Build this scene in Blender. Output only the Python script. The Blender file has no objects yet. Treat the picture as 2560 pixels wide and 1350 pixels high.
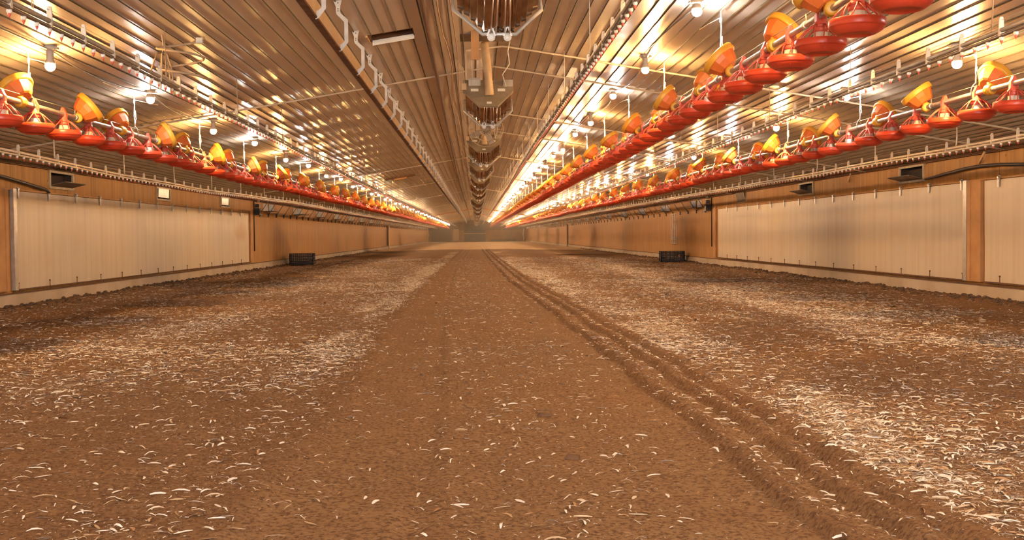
import bpy, math, random
import numpy as np
from mathutils import Vector, Matrix
random.seed(7); RNG = np.random.default_rng(11)
SC = bpy.context.scene; COL = SC.collection
PI = math.pi
EYE = 1.07                       # eye height above the litter
XL, XR, XM = -7.285, 7.897, 0.306  # side walls and ridge
YN, YF = -7.0, 174.0             # end walls
ZEAVE = 1.2 + EYE
def zc(x): return ZEAVE + (min(x - XL, XR - x)) / 6.0
def Z(r): return r + EYE
ZRIDGE = zc(XM)

# ------------------------------------------------------------------ helpers
class MB:
    def __init__(s): s.v = []; s.f = []; s.m = []; s.sm = []
    def add(s, vs, fs, m=0, smooth=False):
        o = len(s.v); s.v += [tuple(p) for p in vs]
        for f in fs: s.f.append(tuple(i + o for i in f)); s.m.append(m); s.sm.append(smooth)
    def box(s, c, d, m=0, rot=None):
        hx, hy, hz = d[0]/2, d[1]/2, d[2]/2
        vs = [Vector((x, y, z)) for x in (-hx, hx) for y in (-hy, hy) for z in (-hz, hz)]
        if rot is not None: vs = [rot @ v for v in vs]
        c = Vector(c); vs = [v + c for v in vs]
        s.add(vs, [(0,1,3,2),(4,6,7,5),(0,4,5,1),(2,3,7,6),(0,2,6,4),(1,5,7,3)], m)
    def box2(s, a, b, m=0):
        s.box([(a[i]+b[i])/2 for i in range(3)], [abs(b[i]-a[i]) for i in range(3)], m)
    def tube(s, pts, r, n=8, m=0, cap=True, smooth=True, closed=False):
        pts = [Vector(p) for p in pts]; k = len(pts)
        rs = r if isinstance(r, (list, tuple)) else [r]*k
        up = None; vs = []
        for i, p in enumerate(pts):
            if closed: t = pts[(i+1) % k] - pts[i-1]
            else: t = pts[min(i+1, k-1)] - pts[max(i-1, 0)]
            t.normalize()
            if up is None:
                up = Vector((0, 0, 1)) if abs(t.z) < .9 else Vector((1, 0, 0))
            a = t.cross(up).normalized(); up = a.cross(t).normalized()
            for j in range(n):
                w = 2*PI*j/n + PI/n
                vs.append(p + a*(rs[i]*math.cos(w)) + up*(rs[i]*math.sin(w)))
        fs = []
        for i in range(k if closed else k-1):
            i2 = (i+1) % k
            for j in range(n): fs.append((i*n+j, i*n+(j+1) % n, i2*n+(j+1) % n, i2*n+j))
        if cap and not closed: fs += [tuple(range(n))[::-1], tuple((k-1)*n+j for j in range(n))]
        s.add(vs, fs, m, smooth)
    def lathe(s, prof, n=24, c=(0,0,0), axis='z', m=0, smooth=True, rot=None):
        vs = []
        for (r, z) in prof:
            for j in range(n):
                w = 2*PI*j/n; p = (r*math.cos(w), r*math.sin(w), z)
                if axis == 'y': p = (p[0], p[2], p[1])
                p = Vector(p)
                if rot is not None: p = rot @ p
                vs.append(p + Vector(c))
        fs = [(i*n+j, i*n+(j+1) % n, (i+1)*n+(j+1) % n, (i+1)*n+j) for i in range(len(prof)-1) for j in range(n)]
        if prof[0][0] > 1e-4: fs.append(tuple(range(n))[::-1])
        if prof[-1][0] > 1e-4: fs.append(tuple((len(prof)-1)*n+j for j in range(n)))
        s.add(vs, fs, m, smooth)
    def prism(s, poly, y0, y1, m=0, f=lambda x, z, y: (x, y, z)):
        n = len(poly)
        vs = [f(x, z, y0) for x, z in poly] + [f(x, z, y1) for x, z in poly]
        fs = [tuple(range(n)), tuple(range(2*n-1, n-1, -1))] + [(i, i+n, (i+1) % n + n, (i+1) % n) for i in range(n)]
        s.add(vs, fs, m)
    def mesh(s, name, mats):
        me = bpy.data.meshes.new(name); me.from_pydata(s.v, [], s.f); me.update()
        for mt in (mats if isinstance(mats, (list, tuple)) else [mats]): me.materials.append(mt)
        me.polygons.foreach_set('material_index', s.m); me.polygons.foreach_set('use_smooth', s.sm)
        return me
    def build(s, name, mats, parent=None, loc=None, **k):
        return link(name, s.mesh(name, mats), parent, loc, **k)
def tag(o, label=None, cat=None, group=None, kind=None):
    if label: o['label'] = label
    if cat: o['category'] = cat
    if group: o['group'] = group
    if kind: o['kind'] = kind
    return o
def link(name, me, parent=None, loc=None, **k):
    o = bpy.data.objects.new(name, me); COL.objects.link(o)
    if parent is not None: o.parent = parent
    if loc is not None: o.location = loc
    return tag(o, **k)
def thing(name, loc, label, cat, group=None):
    o = bpy.data.objects.new(name, None); COL.objects.link(o); o.location = loc; o.empty_display_size = .1
    return tag(o, label, cat, group)
KIDS = {}
def kids(o): return [c for c in o.children]
def dup(root, loc, label, rot=None):
    r = root.copy(); COL.objects.link(r); r.location = loc; r['label'] = label
    if rot is not None: r.rotation_euler = rot
    for ch in KIDS[root.name]:
        c = ch.copy(); COL.objects.link(c); c.parent = r
        for g in KIDS.get(ch.name, ()):
            d = g.copy(); COL.objects.link(d); d.parent = c
    return r
ONES = 'zeroth first second third fourth fifth sixth seventh eighth ninth tenth eleventh twelfth thirteenth fourteenth fifteenth sixteenth seventeenth eighteenth nineteenth'.split()
TENS = ['', '', 'twent', 'thirt', 'fort', 'fift', 'sixt', 'sevent', 'eight', 'ninet']
def nth(n):
    if n < 20: return ONES[n]
    if n >= 100:
        return 'hundredth' if n == 100 else 'hundred-and-' + nth(n-100)
    t, u = divmod(n, 10)
    return TENS[t] + ('ieth' if u == 0 else 'y-' + ONES[u])
# ------------------------------------------------------------------ materials
def mat(name, col, rough=.6, metal=0., spec=.5, noise=None, nscale=6., bump=None, bscale=40., emit=None, estr=0.):
    m = bpy.data.materials.new(name); m.use_nodes = True
    nt = m.node_tree; b = nt.nodes['Principled BSDF']
    b.inputs['Base Color'].default_value = (*col, 1); b.inputs['Roughness'].default_value = rough
    b.inputs['Metallic'].default_value = metal; b.inputs['Specular IOR Level'].default_value = spec
    if emit: b.inputs['Emission Color'].default_value = (*emit, 1); b.inputs['Emission Strength'].default_value = estr
    if noise or bump:
        tc = nt.nodes.new('ShaderNodeTexCoord')
    if noise:
        n = nt.nodes.new('ShaderNodeTexNoise'); n.inputs['Scale'].default_value = nscale; n.inputs['Detail'].default_value = 5
        r = nt.nodes.new('ShaderNodeValToRGB'); r.color_ramp.elements[0].position = .35; r.color_ramp.elements[1].position = .7
        r.color_ramp.elements[0].color = (*noise, 1); r.color_ramp.elements[1].color = (*col, 1)
        nt.links.new(tc.outputs['Object'], n.inputs['Vector']); nt.links.new(n.outputs['Fac'], r.inputs['Fac'])
        nt.links.new(r.outputs['Color'], b.inputs['Base Color'])
    if bump:
        n = nt.nodes.new('ShaderNodeTexNoise'); n.inputs['Scale'].default_value = bscale; n.inputs['Detail'].default_value = 4
        bp = nt.nodes.new('ShaderNodeBump'); bp.inputs['Strength'].default_value = bump; bp.inputs['Distance'].default_value = .01
        nt.links.new(tc.outputs['Object'], n.inputs['Vector']); nt.links.new(n.outputs['Fac'], bp.inputs['Height'])
        nt.links.new(bp.outputs['Normal'], b.inputs['Normal'])
    return m
class N:
    """tiny node-graph helper"""
    def __init__(s, m): s.nt = m.node_tree; s.b = s.nt.nodes['Principled BSDF']
    def new(s, t, **kw):
        n = s.nt.nodes.new(t)
        for k, v in kw.items():
            if k.startswith('i_'): n.inputs[k[2:].replace('_', ' ')].default_value = v
            else: setattr(n, k, v)
        return n
    def l(s, a, b): s.nt.links.new(a, b)
    def math(s, op, a, b=None, c=None, clamp=False):
        n = s.new('ShaderNodeMath', operation=op, use_clamp=clamp)
        for i, v in enumerate((a, b, c)):
            if v is None: continue
            if isinstance(v, (int, float)): n.inputs[i].default_value = v
            else: s.l(v, n.inputs[i])
        return n.outputs[0]
    def mix(s, f, a, b):
        n = s.new('ShaderNodeMix', data_type='RGBA')
        for i, v in ((0, f), (6, a), (7, b)):
            if isinstance(v, (int, float)): n.inputs[i].default_value = v
            elif isinstance(v, tuple): n.inputs[i].default_value = (*v, 1)
            else: s.l(v, n.inputs[i])
        return n.outputs[2]
    def noise(s, vec, scale, detail=4, rough=.5):
        n = s.new('ShaderNodeTexNoise'); n.inputs['Scale'].default_value = scale; n.inputs['Detail'].default_value = detail
        n.inputs['Roughness'].default_value = rough; s.l(vec, n.inputs['Vector']); return n.outputs['Fac']
    def scaled(s, vec, sc):
        n = s.new('ShaderNodeMapping'); n.inputs['Scale'].default_value = sc; s.l(vec, n.inputs['Vector']); return n.outputs['Vector']
    def smooth(s, v, a, b):
        n = s.new('ShaderNodeMapRange', interpolation_type='SMOOTHSTEP'); s.l(v, n.inputs['Value'])
        n.inputs['From Min'].default_value = a; n.inputs['From Max'].default_value = b; return n.outputs['Result']

M = {}
M['red'] = mat('red_plastic', (.70, .075, .026), .36, noise=(.58, .055, .022), nscale=5)
M['red_bracket'] = mat('faded_red_plastic', (.66, .11, .065), .42)
M['drum'] = mat('cream_plastic', (.72, .62, .48), .5)
M['orange'] = mat('orange_plastic', (.80, .21, .045), .42, noise=(.72, .17, .035), nscale=8)
M['yellow'] = mat('yellow_plastic', (.80, .42, .045), .42, noise=(.72, .35, .04), nscale=8)
M['galv'] = mat('galvanized_steel', (.60, .56, .50), .38, .55, noise=(.45, .41, .36), nscale=9)
M['wire'] = mat('steel_wire', (.55, .45, .34), .5, .3)
M['cord'] = mat('white_cord', (.80, .70, .56), .8)
M['twine'] = mat('brown_twine', (.42, .30, .18), .85)
M['pvc'] = mat('dusty_grey_pipe', (.40, .36, .30), .5, noise=(.30, .25, .20), nscale=7)
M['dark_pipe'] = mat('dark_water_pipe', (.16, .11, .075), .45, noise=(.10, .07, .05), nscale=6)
M['wallpipe'] = mat('cream_pipe', (.66, .53, .38), .5, noise=(.5, .38, .26), nscale=8)
M['plate'] = mat('dusty_white_plastic', (.66, .56, .43), .6)
M['nip_white'] = mat('nipple_white', (.80, .74, .66), .4)
M['nip_red'] = mat('nipple_red', (.62, .10, .06), .4)
M['socket'] = mat('dusty_lamp_holder', (.62, .52, .40), .7)
M['concrete'] = mat('concrete', (.60, .49, .37), .85, noise=(.46, .36, .25), nscale=1.6, bump=.3, bscale=30)
M['lumber'] = mat('lumber', (.56, .31, .125), .75, noise=(.44, .22, .08), nscale=3)
M['lumber_pale'] = mat('pale_lumber', (.68, .45, .23), .75, noise=(.58, .36, .17), nscale=4)
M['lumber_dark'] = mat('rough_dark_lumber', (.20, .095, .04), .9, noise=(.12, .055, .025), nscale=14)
M['strap'] = mat('white_galvanized_strap', (.66, .62, .54), .5, .15, noise=(.54, .48, .40), nscale=14)
M['cheek'] = mat('clean_white_sheet_metal', (.93, .91, .86), .4)
M['shaft'] = mat('dark_vent_shaft', (.13, .055, .022), .9)
M['black'] = mat('black_plastic', (.022, .018, .016), .5, noise=(.05, .036, .026), nscale=9)
M['hose'] = mat('black_hose', (.045, .028, .018), .5)
M['brown_pipe'] = mat('brown_gas_pipe', (.15, .07, .03), .9)
M['dark'] = mat('dark_interior', (.05, .03, .02), .9)
M['flap'] = mat('brown_flap', (.20, .145, .095), .6, noise=(.14, .095, .06), nscale=9)
M['white'] = mat('white_paint', (.86, .82, .74), .5, noise=(.70, .62, .50), nscale=3)
M['inletside'] = mat('pale_inlet_metal', (.74, .68, .56), .45, .1, noise=(.6, .52, .4), nscale=12)
M['inletframe'] = mat('dusty_inlet_frame', (.50, .38, .23), .6, noise=(.40, .28, .15), nscale=9)
M['chrome'] = mat('dusty_reflector_metal', (.62, .50, .40), .18, 1.0, noise=(.34, .22, .15), nscale=10)
M['hood'] = mat('dusty_hood_metal', (.36, .29, .20), .5, .25, noise=(.28, .22, .14), nscale=6)
M['rim'] = mat('grey_rim_metal', (.55, .52, .46), .4, .4)
M['rod'] = mat('copper_tinted_rod', (.80, .55, .38), .25, .8)
M['heater_dark'] = mat('dark_heater_backing', (.05, .03, .022), .6)
M['paper'] = mat('white_sticker', (.85, .80, .70), .6)
M['greybox'] = mat('grey_control_box', (.62, .60, .52), .5)
M['duct'] = mat('tan_flexible_duct', (.64, .45, .25), .7, noise=(.54, .36, .19), nscale=8)
M['door_dark'] = mat('dark_door', (.17, .13, .095), .7, noise=(.12, .09, .065), nscale=2)
M['fardark'] = mat('dark_end_wall_board', (.26, .15, .07), .8, noise=(.2, .11, .05), nscale=1)

def material_film():
    m = bpy.data.materials.new('ceiling_film'); m.use_nodes = True; g = N(m); b = g.b
    b.inputs['Metallic'].default_value = .08; b.inputs['Specular IOR Level'].default_value = .6
    tc = g.new('ShaderNodeTexCoord'); P = tc.outputs['Object']
    xyz = g.new('ShaderNodeSeparateXYZ'); g.l(P, xyz.inputs[0]); x, y = xyz.outputs[0], xyz.outputs[1]
    big = g.noise(g.scaled(P, (.5, .16, 1)), 1.0, 4)
    col = g.mix(g.smooth(big, .3, .75), (.74, .64, .53), (.66, .55, .44))
    fine = g.noise(g.scaled(P, (5, 1.6, 1)), 1.0, 4, .6)
    col = g.mix(g.math('MULTIPLY', g.smooth(fine, .5, .8), .16), col, (.46, .34, .23))
    g.l(col, b.inputs['Base Color'])
    g.l(g.math('MULTIPLY_ADD', fine, .14, .24), b.inputs['Roughness'])
    # sag between the cords, puckers between the rafters
    fr = g.math('FRACT', g.math('MULTIPLY', g.math('ADD', x, 7.225+1.45), 1/.145))
    sag = g.math('MULTIPLY', g.math('MULTIPLY', fr, g.math('SUBTRACT', 1.0, fr)), -.0022)
    wav = g.math('SINE', g.math('MULTIPLY', y, 2*PI/1.85))
    amp = g.smooth(g.noise(g.scaled(P, (.25, .1, 1)), 1.0, 2), .35, .7)
    left = g.math('MULTIPLY', g.math('MULTIPLY_ADD', g.smooth(x, 1.2, -1.0), .75, .25), g.math('MULTIPLY_ADD', g.smooth(y, 11.0, 18.0), .8, .2))
    rip = g.math('MULTIPLY', g.math('MULTIPLY', wav, g.math('MULTIPLY_ADD', amp, .026, .010)), left)
    puck = g.math('MULTIPLY', g.noise(g.scaled(P, (1.5, 1.0, 1)), 1.0, 2, .45), .032)
    h = g.math('ADD', g.math('ADD', sag, rip), puck)
    bp = g.new('ShaderNodeBump'); bp.inputs['Strength'].default_value = .8; bp.inputs['Distance'].default_value = 1.0
    g.l(h, bp.inputs['Height']); g.l(bp.outputs['Normal'], b.inputs['Normal'])
    return m
M['film'] = material_film()
M['olive'] = mat('olive_cord', (.10, .075, .03), .8)

def material_ply():
    m = bpy.data.materials.new('plywood_wall'); m.use_nodes = True; g = N(m); b = g.b
    b.inputs['Roughness'].default_value = .7
    P = g.new('ShaderNodeTexCoord').outputs['Object']
    xyz = g.new('ShaderNodeSeparateXYZ'); g.l(P, xyz.inputs[0]); y, z = xyz.outputs[1], xyz.outputs[2]
    grain = g.noise(g.scaled(P, (1, 7, .6)), 1.0, 6, .6)
    col = g.mix(g.smooth(grain, .3, .72), (.36, .165, .032), (.49, .255, .064))
    blot = g.noise(g.scaled(P, (1, .7, 1.4)), 1.0, 4, .6)
    col = g.mix(g.smooth(blot, .5, .75), col, (.42, .18, .034))
    # vertical sheet joints
    fr = g.math('FRACT', g.math('MULTIPLY', y, 1/1.22))
    j = g.math('LESS_THAN', g.math('ABSOLUTE', g.math('SUBTRACT', fr, .5)), .006)
    fr2 = g.math('FRACT', g.math('MULTIPLY', y, 1/.61))
    j2 = g.math('LESS_THAN', g.math('ABSOLUTE', g.math('SUBTRACT', fr2, .25)), .008)
    col = g.mix(g.math('MULTIPLY', j, .8), col, (.10, .05, .02))
    col = g.mix(g.math('MULTIPLY', g.math('MULTIPLY', j2, g.math('GREATER_THAN', z, 1.86)), .6), col, (.14, .065, .025))
    # knots
    v = g.new('ShaderNodeTexVoronoi'); v.inputs['Scale'].default_value = 1.0; g.l(g.scaled(P, (1, 2.2, 2.6)), v.inputs['Vector'])
    kn = g.math('LESS_THAN', v.outputs['Distance'], .055)
    col = g.mix(g.math('MULTIPLY', kn, .6), col, (.14, .055, .02))
    g.l(col, b.inputs['Base Color'])
    bp = g.new('ShaderNodeBump'); bp.inputs['Strength'].default_value = .25; bp.inputs['Distance'].default_value = .01
    g.l(grain, bp.inputs['Height']); g.l(bp.outputs['Normal'], b.inputs['Normal'])
    return m
M['ply'] = material_ply()

def material_sheet(stain=None):
    m = bpy.data.materials.new('white_curtain_sheet'); m.use_nodes = True; g = N(m); b = g.b
    b.inputs['Roughness'].default_value = .55
    P = g.new('ShaderNodeTexCoord').outputs['Object']
    xyz = g.new('ShaderNodeSeparateXYZ'); g.l(P, xyz.inputs[0]); y, z = xyz.outputs[1], xyz.outputs[2]
    st = g.noise(g.scaled(P, (1, 5, .22)), 1.0, 5, .6)
    col = g.mix(g.smooth(st, .4, .75), (.63, .525, .395), (.56, .445, .305))
    sp = g.noise(g.scaled(P, (1, .55, .9)), 1.0, 5, .65)
    col = g.mix(g.math('MULTIPLY', g.smooth(sp, .56, .80), .55), col, (.60, .40, .22))
    fr = g.math('FRACT', g.math('MULTIPLY', y, 1/1.28))
    fold = g.math('SUBTRACT', 1.0, g.smooth(g.math('ABSOLUTE', g.math('SUBTRACT', fr, .5)), .0, .02))
    col = g.mix(g.math('MULTIPLY', fold, .25), col, (.76, .67, .54))
    if stain:
        e1 = g.math('MULTIPLY', g.math('SUBTRACT', y, stain[0]), .75); e2 = g.math('MULTIPLY', g.math('SUBTRACT', z, stain[1]), 2.6)
        r2 = g.math('ADD', g.math('MULTIPLY', e1, e1), g.math('MULTIPLY', e2, e2))
        r2 = g.math('ADD', r2, g.math('MULTIPLY_ADD', g.noise(g.scaled(P, (1, 3, 2)), 1.0, 5, .65), 1.4, -.6))
        col = g.mix(g.math('MULTIPLY', g.math('SUBTRACT', 1.0, g.smooth(r2, .0, 1.0)), .6), col, (.46, .25, .10))
    g.l(col, b.inputs['Base Color'])
    return m
M['sheet'] = material_sheet(); M['sheet_stained'] = material_sheet((16.9, .98))

def material_floor():
    m = bpy.data.materials.new('poultry_litter'); m.use_nodes = True; g = N(m); b = g.b
    b.inputs['Roughness'].default_value = .95; b.inputs['Specular IOR Level'].default_value = .15
    P = g.new('ShaderNodeTexCoord').outputs['Object']
    at = g.new('ShaderNodeAttribute', attribute_name='chips'); sep = g.new('ShaderNodeSeparateColor'); g.l(at.outputs['Color'], sep.inputs[0])
    dens, smoothd, far = sep.outputs[0], sep.outputs[1], sep.outputs[2]
    n1 = g.noise(P, 2.2, 6, .65); n2 = g.noise(P, 45, 5, .7); n3 = g.noise(P, 160, 3, .7)
    dark = g.mix(g.smooth(n1, .3, .7), (.225, .125, .062), (.285, .166, .085))
    track = g.mix(g.smooth(n1, .3, .7), (.275, .160, .080), (.315, .190, .098))
    col = g.mix(smoothd, dark, track)
    col = g.mix(g.smooth(n2, .42, .66), col, (.115, .056, .028))
    col = g.mix(g.math('MULTIPLY', g.smooth(n3, .60, .74), .55), col, (.40, .20, .085))
    # pale chips: small flecks all over, many where the density map says so
    s1 = g.noise(g.scaled(P, (1.2, 2.6, 1)), 26, 5, .72); s2 = g.noise(g.scaled(P, (2.3, 1.3, 1)), 60, 4, .7)
    t1 = g.math('MULTIPLY_ADD', dens, -.22, .715)
    f1 = g.math('MULTIPLY', g.math('SUBTRACT', s1, t1), 16.0, clamp=True)
    t2 = g.math('MULTIPLY_ADD', dens, -.16, .70)
    f2 = g.math('MULTIPLY', g.math('SUBTRACT', s2, t2), 14.0, clamp=True)
    fl = g.math('MULTIPLY', g.math('MAXIMUM', f1, f2), .85)
    col = g.mix(fl, col, (.70, .55, .40))
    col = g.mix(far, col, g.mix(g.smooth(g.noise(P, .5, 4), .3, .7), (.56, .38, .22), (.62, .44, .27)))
    g.l(col, b.inputs['Base Color'])
    bp = g.new('ShaderNodeBump'); bp.inputs['Strength'].default_value = .7; bp.inputs['Distance'].default_value = .012
    hh = g.math('ADD', n2, g.math('MULTIPLY', g.noise(P, 120, 4, .7), .5))
    g.l(hh, bp.inputs['Height']); g.l(bp.outputs['Normal'], b.inputs['Normal'])
    return m
M['floor'] = material_floor()
def material_chips():
    m = bpy.data.materials.new('pale_shavings'); m.use_nodes = True; g = N(m); b = g.b
    b.inputs['Roughness'].default_value = .8
    ge = g.new('ShaderNodeNewGeometry'); r = g.new('ShaderNodeValToRGB'); e = r.color_ramp.elements
    e[0].position = 0; e[0].color = (.86, .82, .77, 1); e[1].position = 1; e[1].color = (.36, .17, .065, 1)
    for p, c in ((.5, (.85, .80, .74, 1)), (.7, (.74, .62, .47, 1)), (.85, (.55, .38, .22, 1)), (.95, (.42, .22, .09, 1))):
        x = e.new(p); x.color = c
    g.l(ge.outputs['Random Per Island'], r.inputs['Fac']); g.l(r.outputs['Color'], b.inputs['Base Color'])
    return m
M['chips'] = material_chips()
M['clod'] = mat('crusted_clod', (.17, .10, .06), .95, noise=(.10, .06, .04), nscale=18, bump=.8, bscale=60)
WARM, COOL = (1.0, .55, .19), (1.0, .90, .80)
M['warm'] = mat('warm_bulb_glow', (.9, .8, .6), .4, emit=WARM, estr=980)
M['cool'] = mat('cool_bulb_glow', (.9, .9, .9), .4, emit=COOL, estr=330)

# ------------------------------------------------------------------ camera
def camera(yaw=.0328, pitch=-.0317, roll=-.0095, f=2770.):
    cy, sy = math.cos(yaw), math.sin(yaw)
    fwd = Vector((sy*math.cos(pitch), cy*math.cos(pitch), math.sin(pitch)))
    right = Vector((cy, -sy, 0)); up = right.cross(fwd)
    r2 = right*math.cos(roll) + up*math.sin(roll); u2 = -right*math.sin(roll) + up*math.cos(roll)
    cd = bpy.data.cameras.new('camera'); cd.sensor_width = 36; cd.sensor_fit = 'HORIZONTAL'; cd.lens = 36*f/2560
    cd.clip_start = .1; cd.clip_end = 400
    o = bpy.data.objects.new('camera', cd); COL.objects.link(o)
    mt = Matrix((( r2.x, u2.x, -fwd.x, 0), (r2.y, u2.y, -fwd.y, 0), (r2.z, u2.z, -fwd.z, EYE), (0, 0, 0, 1)))
    o.matrix_world = mt; SC.camera = o
camera()

# ------------------------------------------------------------------ litter floor
def vnoise(x, y, seed=0):
    """value noise on arrays"""
    xi = np.floor(x).astype(np.int64); yi = np.floor(y).astype(np.int64); fx = x-xi; fy = y-yi
    fx = fx*fx*(3-2*fx); fy = fy*fy*(3-2*fy)
    def h(a, b):
        n = (a*374761393 + b*668265263 + seed*974634777) & 0x7fffffff
        n = ((n ^ (n >> 13))*1274126177) & 0x7fffffff
        return ((n ^ (n >> 16)) & 0xffff)/65535.
    a = h(xi, yi)*(1-fx) + h(xi+1, yi)*fx; c = h(xi, yi+1)*(1-fx) + h(xi+1, yi+1)*fx
    return a*(1-fy) + c*fy
def fbm(x, y, seed=0, o=4, g=.5):
    s = 0; a = 1; t = 0
    for i in range(o): s = s + a*vnoise(x*2**i, y*2**i, seed+i); t += a; a *= g
    return s/t
RA_Y = [-10, 4, 6, 8, 10, 15.2, 25.6, 45, 85]; RA_X = [1.22, 1.20, 1.19, 1.16, 1.13, 1.03, .76, .6, .45]
LB_Y = [-10, 4, 7, 11, 20, 42, 85]; LB_X = [-.95, -.93, -.82, -.95, -1.05, -1.0, -.85]
LC_Y = [-10, 4, 6, 9.5, 15.5, 29, 41, 57, 85]; LC_X = [-.25, -.25, -.25, -.33, -.48, -.63, -.73, -.6, -.5]
def sstep(v, a, b):
    t = np.clip((v-a)/(b-a), 0, 1); return t*t*(3-2*t)
def bell(v, c, w): return np.exp(-((v-c)/w)**2)
def litter_fields(X, Y):
    A = np.interp(Y, RA_Y, RA_X); L = np.interp(Y, LB_Y, LB_X); C = np.interp(Y, LC_Y, LC_X)
    wob = (vnoise(Y*1.1, Y*0+3, 5)-.5)*.03
    u = X - A + wob                                   # across the wheel track on one side
    road = sstep(X, L-.12, L+.1)*(1-sstep(X, A-.05, A+.06))
    crumb = .55 + .7*fbm(X*16, Y*16, 21, 3)
    h = (fbm(X*1.3, Y*.8, 1, 3)-.5)*.05 + (fbm(X*9, Y*9, 7, 4, .6)-.5)*.030*(1-.72*road)
    h += -.022*road
    h += .030*bell(u, .085, .055)*crumb                # crumbly ridge
    h += -.020*sstep(u, .12, .17)*(1-sstep(u, .28, .33))
    h += .024*bell(u, .345, .035)*crumb
    h += -.012*sstep(u, .36, .40)*(1-sstep(u, .46, .50))
    h += .026*bell(u, .54, .07)*crumb
    h += -.014*bell(X, C+wob, .05) - .010*bell(X, C+.33, .03) + .012*bell(X, C+.1, .05)*crumb
    h += .020*bell(X, L, .09)*crumb
    h += -.010*bell(u, -.12, .03) - .026*bell(u, .015, .022) - .020*bell(u, .275, .018) - .016*bell(u, .455, .018)
    wl, wr = X-XL, XR-X                                # berm against the walls
    edge = np.minimum(wl, wr)
    h +=   .022*(1-sstep(edge, .0, .8))*(.4+1.2*fbm(X*2.5, Y*2.5, 31, 3)) + .02*(1-sstep(edge, 0, .35))*fbm(X*9, Y*9, 44, 3)
    # chip density
    s1 = fbm(X*.9, Y*.22, 51, 4, .6); s2 = fbm(X*3.1, Y*1.0, 63, 3)
    pr = sstep(u, .50, .68)*(1.0*bell(u, .85, .50) + .36*bell(X, 4.7, 1.7))
    pl = sstep(L-X, .02, .25)*((.30+.42*sstep(Y, 8, 15))*bell(X, L-.36, .34) + .27*bell(X, -3.6, 1.7))
    d = (pr+pl)*(.22+1.5*sstep(s1, .32, .68))*(.55+.9*s2)
    d *= .25 + .75*sstep(edge, .9, 2.2)
    d *= .62 + .38*sstep(Y, 6, 11)
    d += .085 + .06*s2 - .035*road - .05*road*sstep(u, -.45, -.2) - .06*(bell(X, C-.25, .3))
    d += .14*bell(u, .42, .05)*s2
    patch = sstep(fbm(X*.55+9, Y*.16, 77, 3), .56, .70)
    d *= 1-.62*patch*(1-road)
    d += .25*sstep(Y, 45, 85)*(1-road*.5)*(1-(1-sstep(edge, .5, 1.6)))
    d = np.clip(d, 0.02, 1)
    sm = np.clip(road + .9*sstep(u, .13, .17)*(1-sstep(u, .28, .32)), 0, 1)
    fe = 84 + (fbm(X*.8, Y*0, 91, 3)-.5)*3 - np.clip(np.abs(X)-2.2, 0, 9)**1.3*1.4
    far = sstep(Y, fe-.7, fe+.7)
    h = h*(1-far*.7) + .03*far
    return h, d, sm, far
def build_floor():
    xs = np.linspace(XL-.02, XR+.02, 600)
    ys = [YN, -4., -1.5, .5, 1.8, 2.6]; y = 3.0
    while y < YF:
        ys.append(y); y += max(.026, (y-9)*.0125 if y > 9 else .026)
    ys.append(YF); ys = np.array(ys)
    X, Y = np.meshgrid(xs, ys); h, d, sm, far = litter_fields(X, Y)
    co = np.stack([X, Y, h], -1).reshape(-1, 3); nx, ny = len(xs), len(ys)
    i = np.arange(nx*ny).reshape(ny, nx)
    q = np.stack([i[:-1, :-1], i[:-1, 1:], i[1:, 1:], i[1:, :-1]], -1).reshape(-1, 4)
    me = np_mesh('floor', co, q, M['floor'])
    ca = me.color_attributes.new('chips', 'FLOAT_COLOR', 'POINT')
    ca.data.foreach_set('color', np.stack([d, sm, far, np.ones_like(d)], -1).reshape(-1).astype(np.float32))
    link('floor', me, label='brown earth-like litter floor with wheel tracks down the middle', cat='floor', kind='structure')
def np_mesh(name, co, quads, mt, smooth=True):
    me = bpy.data.meshes.new(name); nq = len(quads); k = quads.shape[1]
    me.vertices.add(len(co)); me.vertices.foreach_set('co', co.astype(np.float32).reshape(-1))
    me.loops.add(nq*k); me.loops.foreach_set('vertex_index', quads.astype(np.int32).reshape(-1))
    me.polygons.add(nq); me.polygons.foreach_set('loop_start', np.arange(0, nq*k, k, dtype=np.int32))
    me.polygons.foreach_set('loop_total', np.full(nq, k, dtype=np.int32))
    me.polygons.foreach_set('use_smooth', np.full(nq, smooth, dtype=bool))
    me.materials.append(mt); me.update(calc_edges=True); me.validate(); return me
build_floor()
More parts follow.
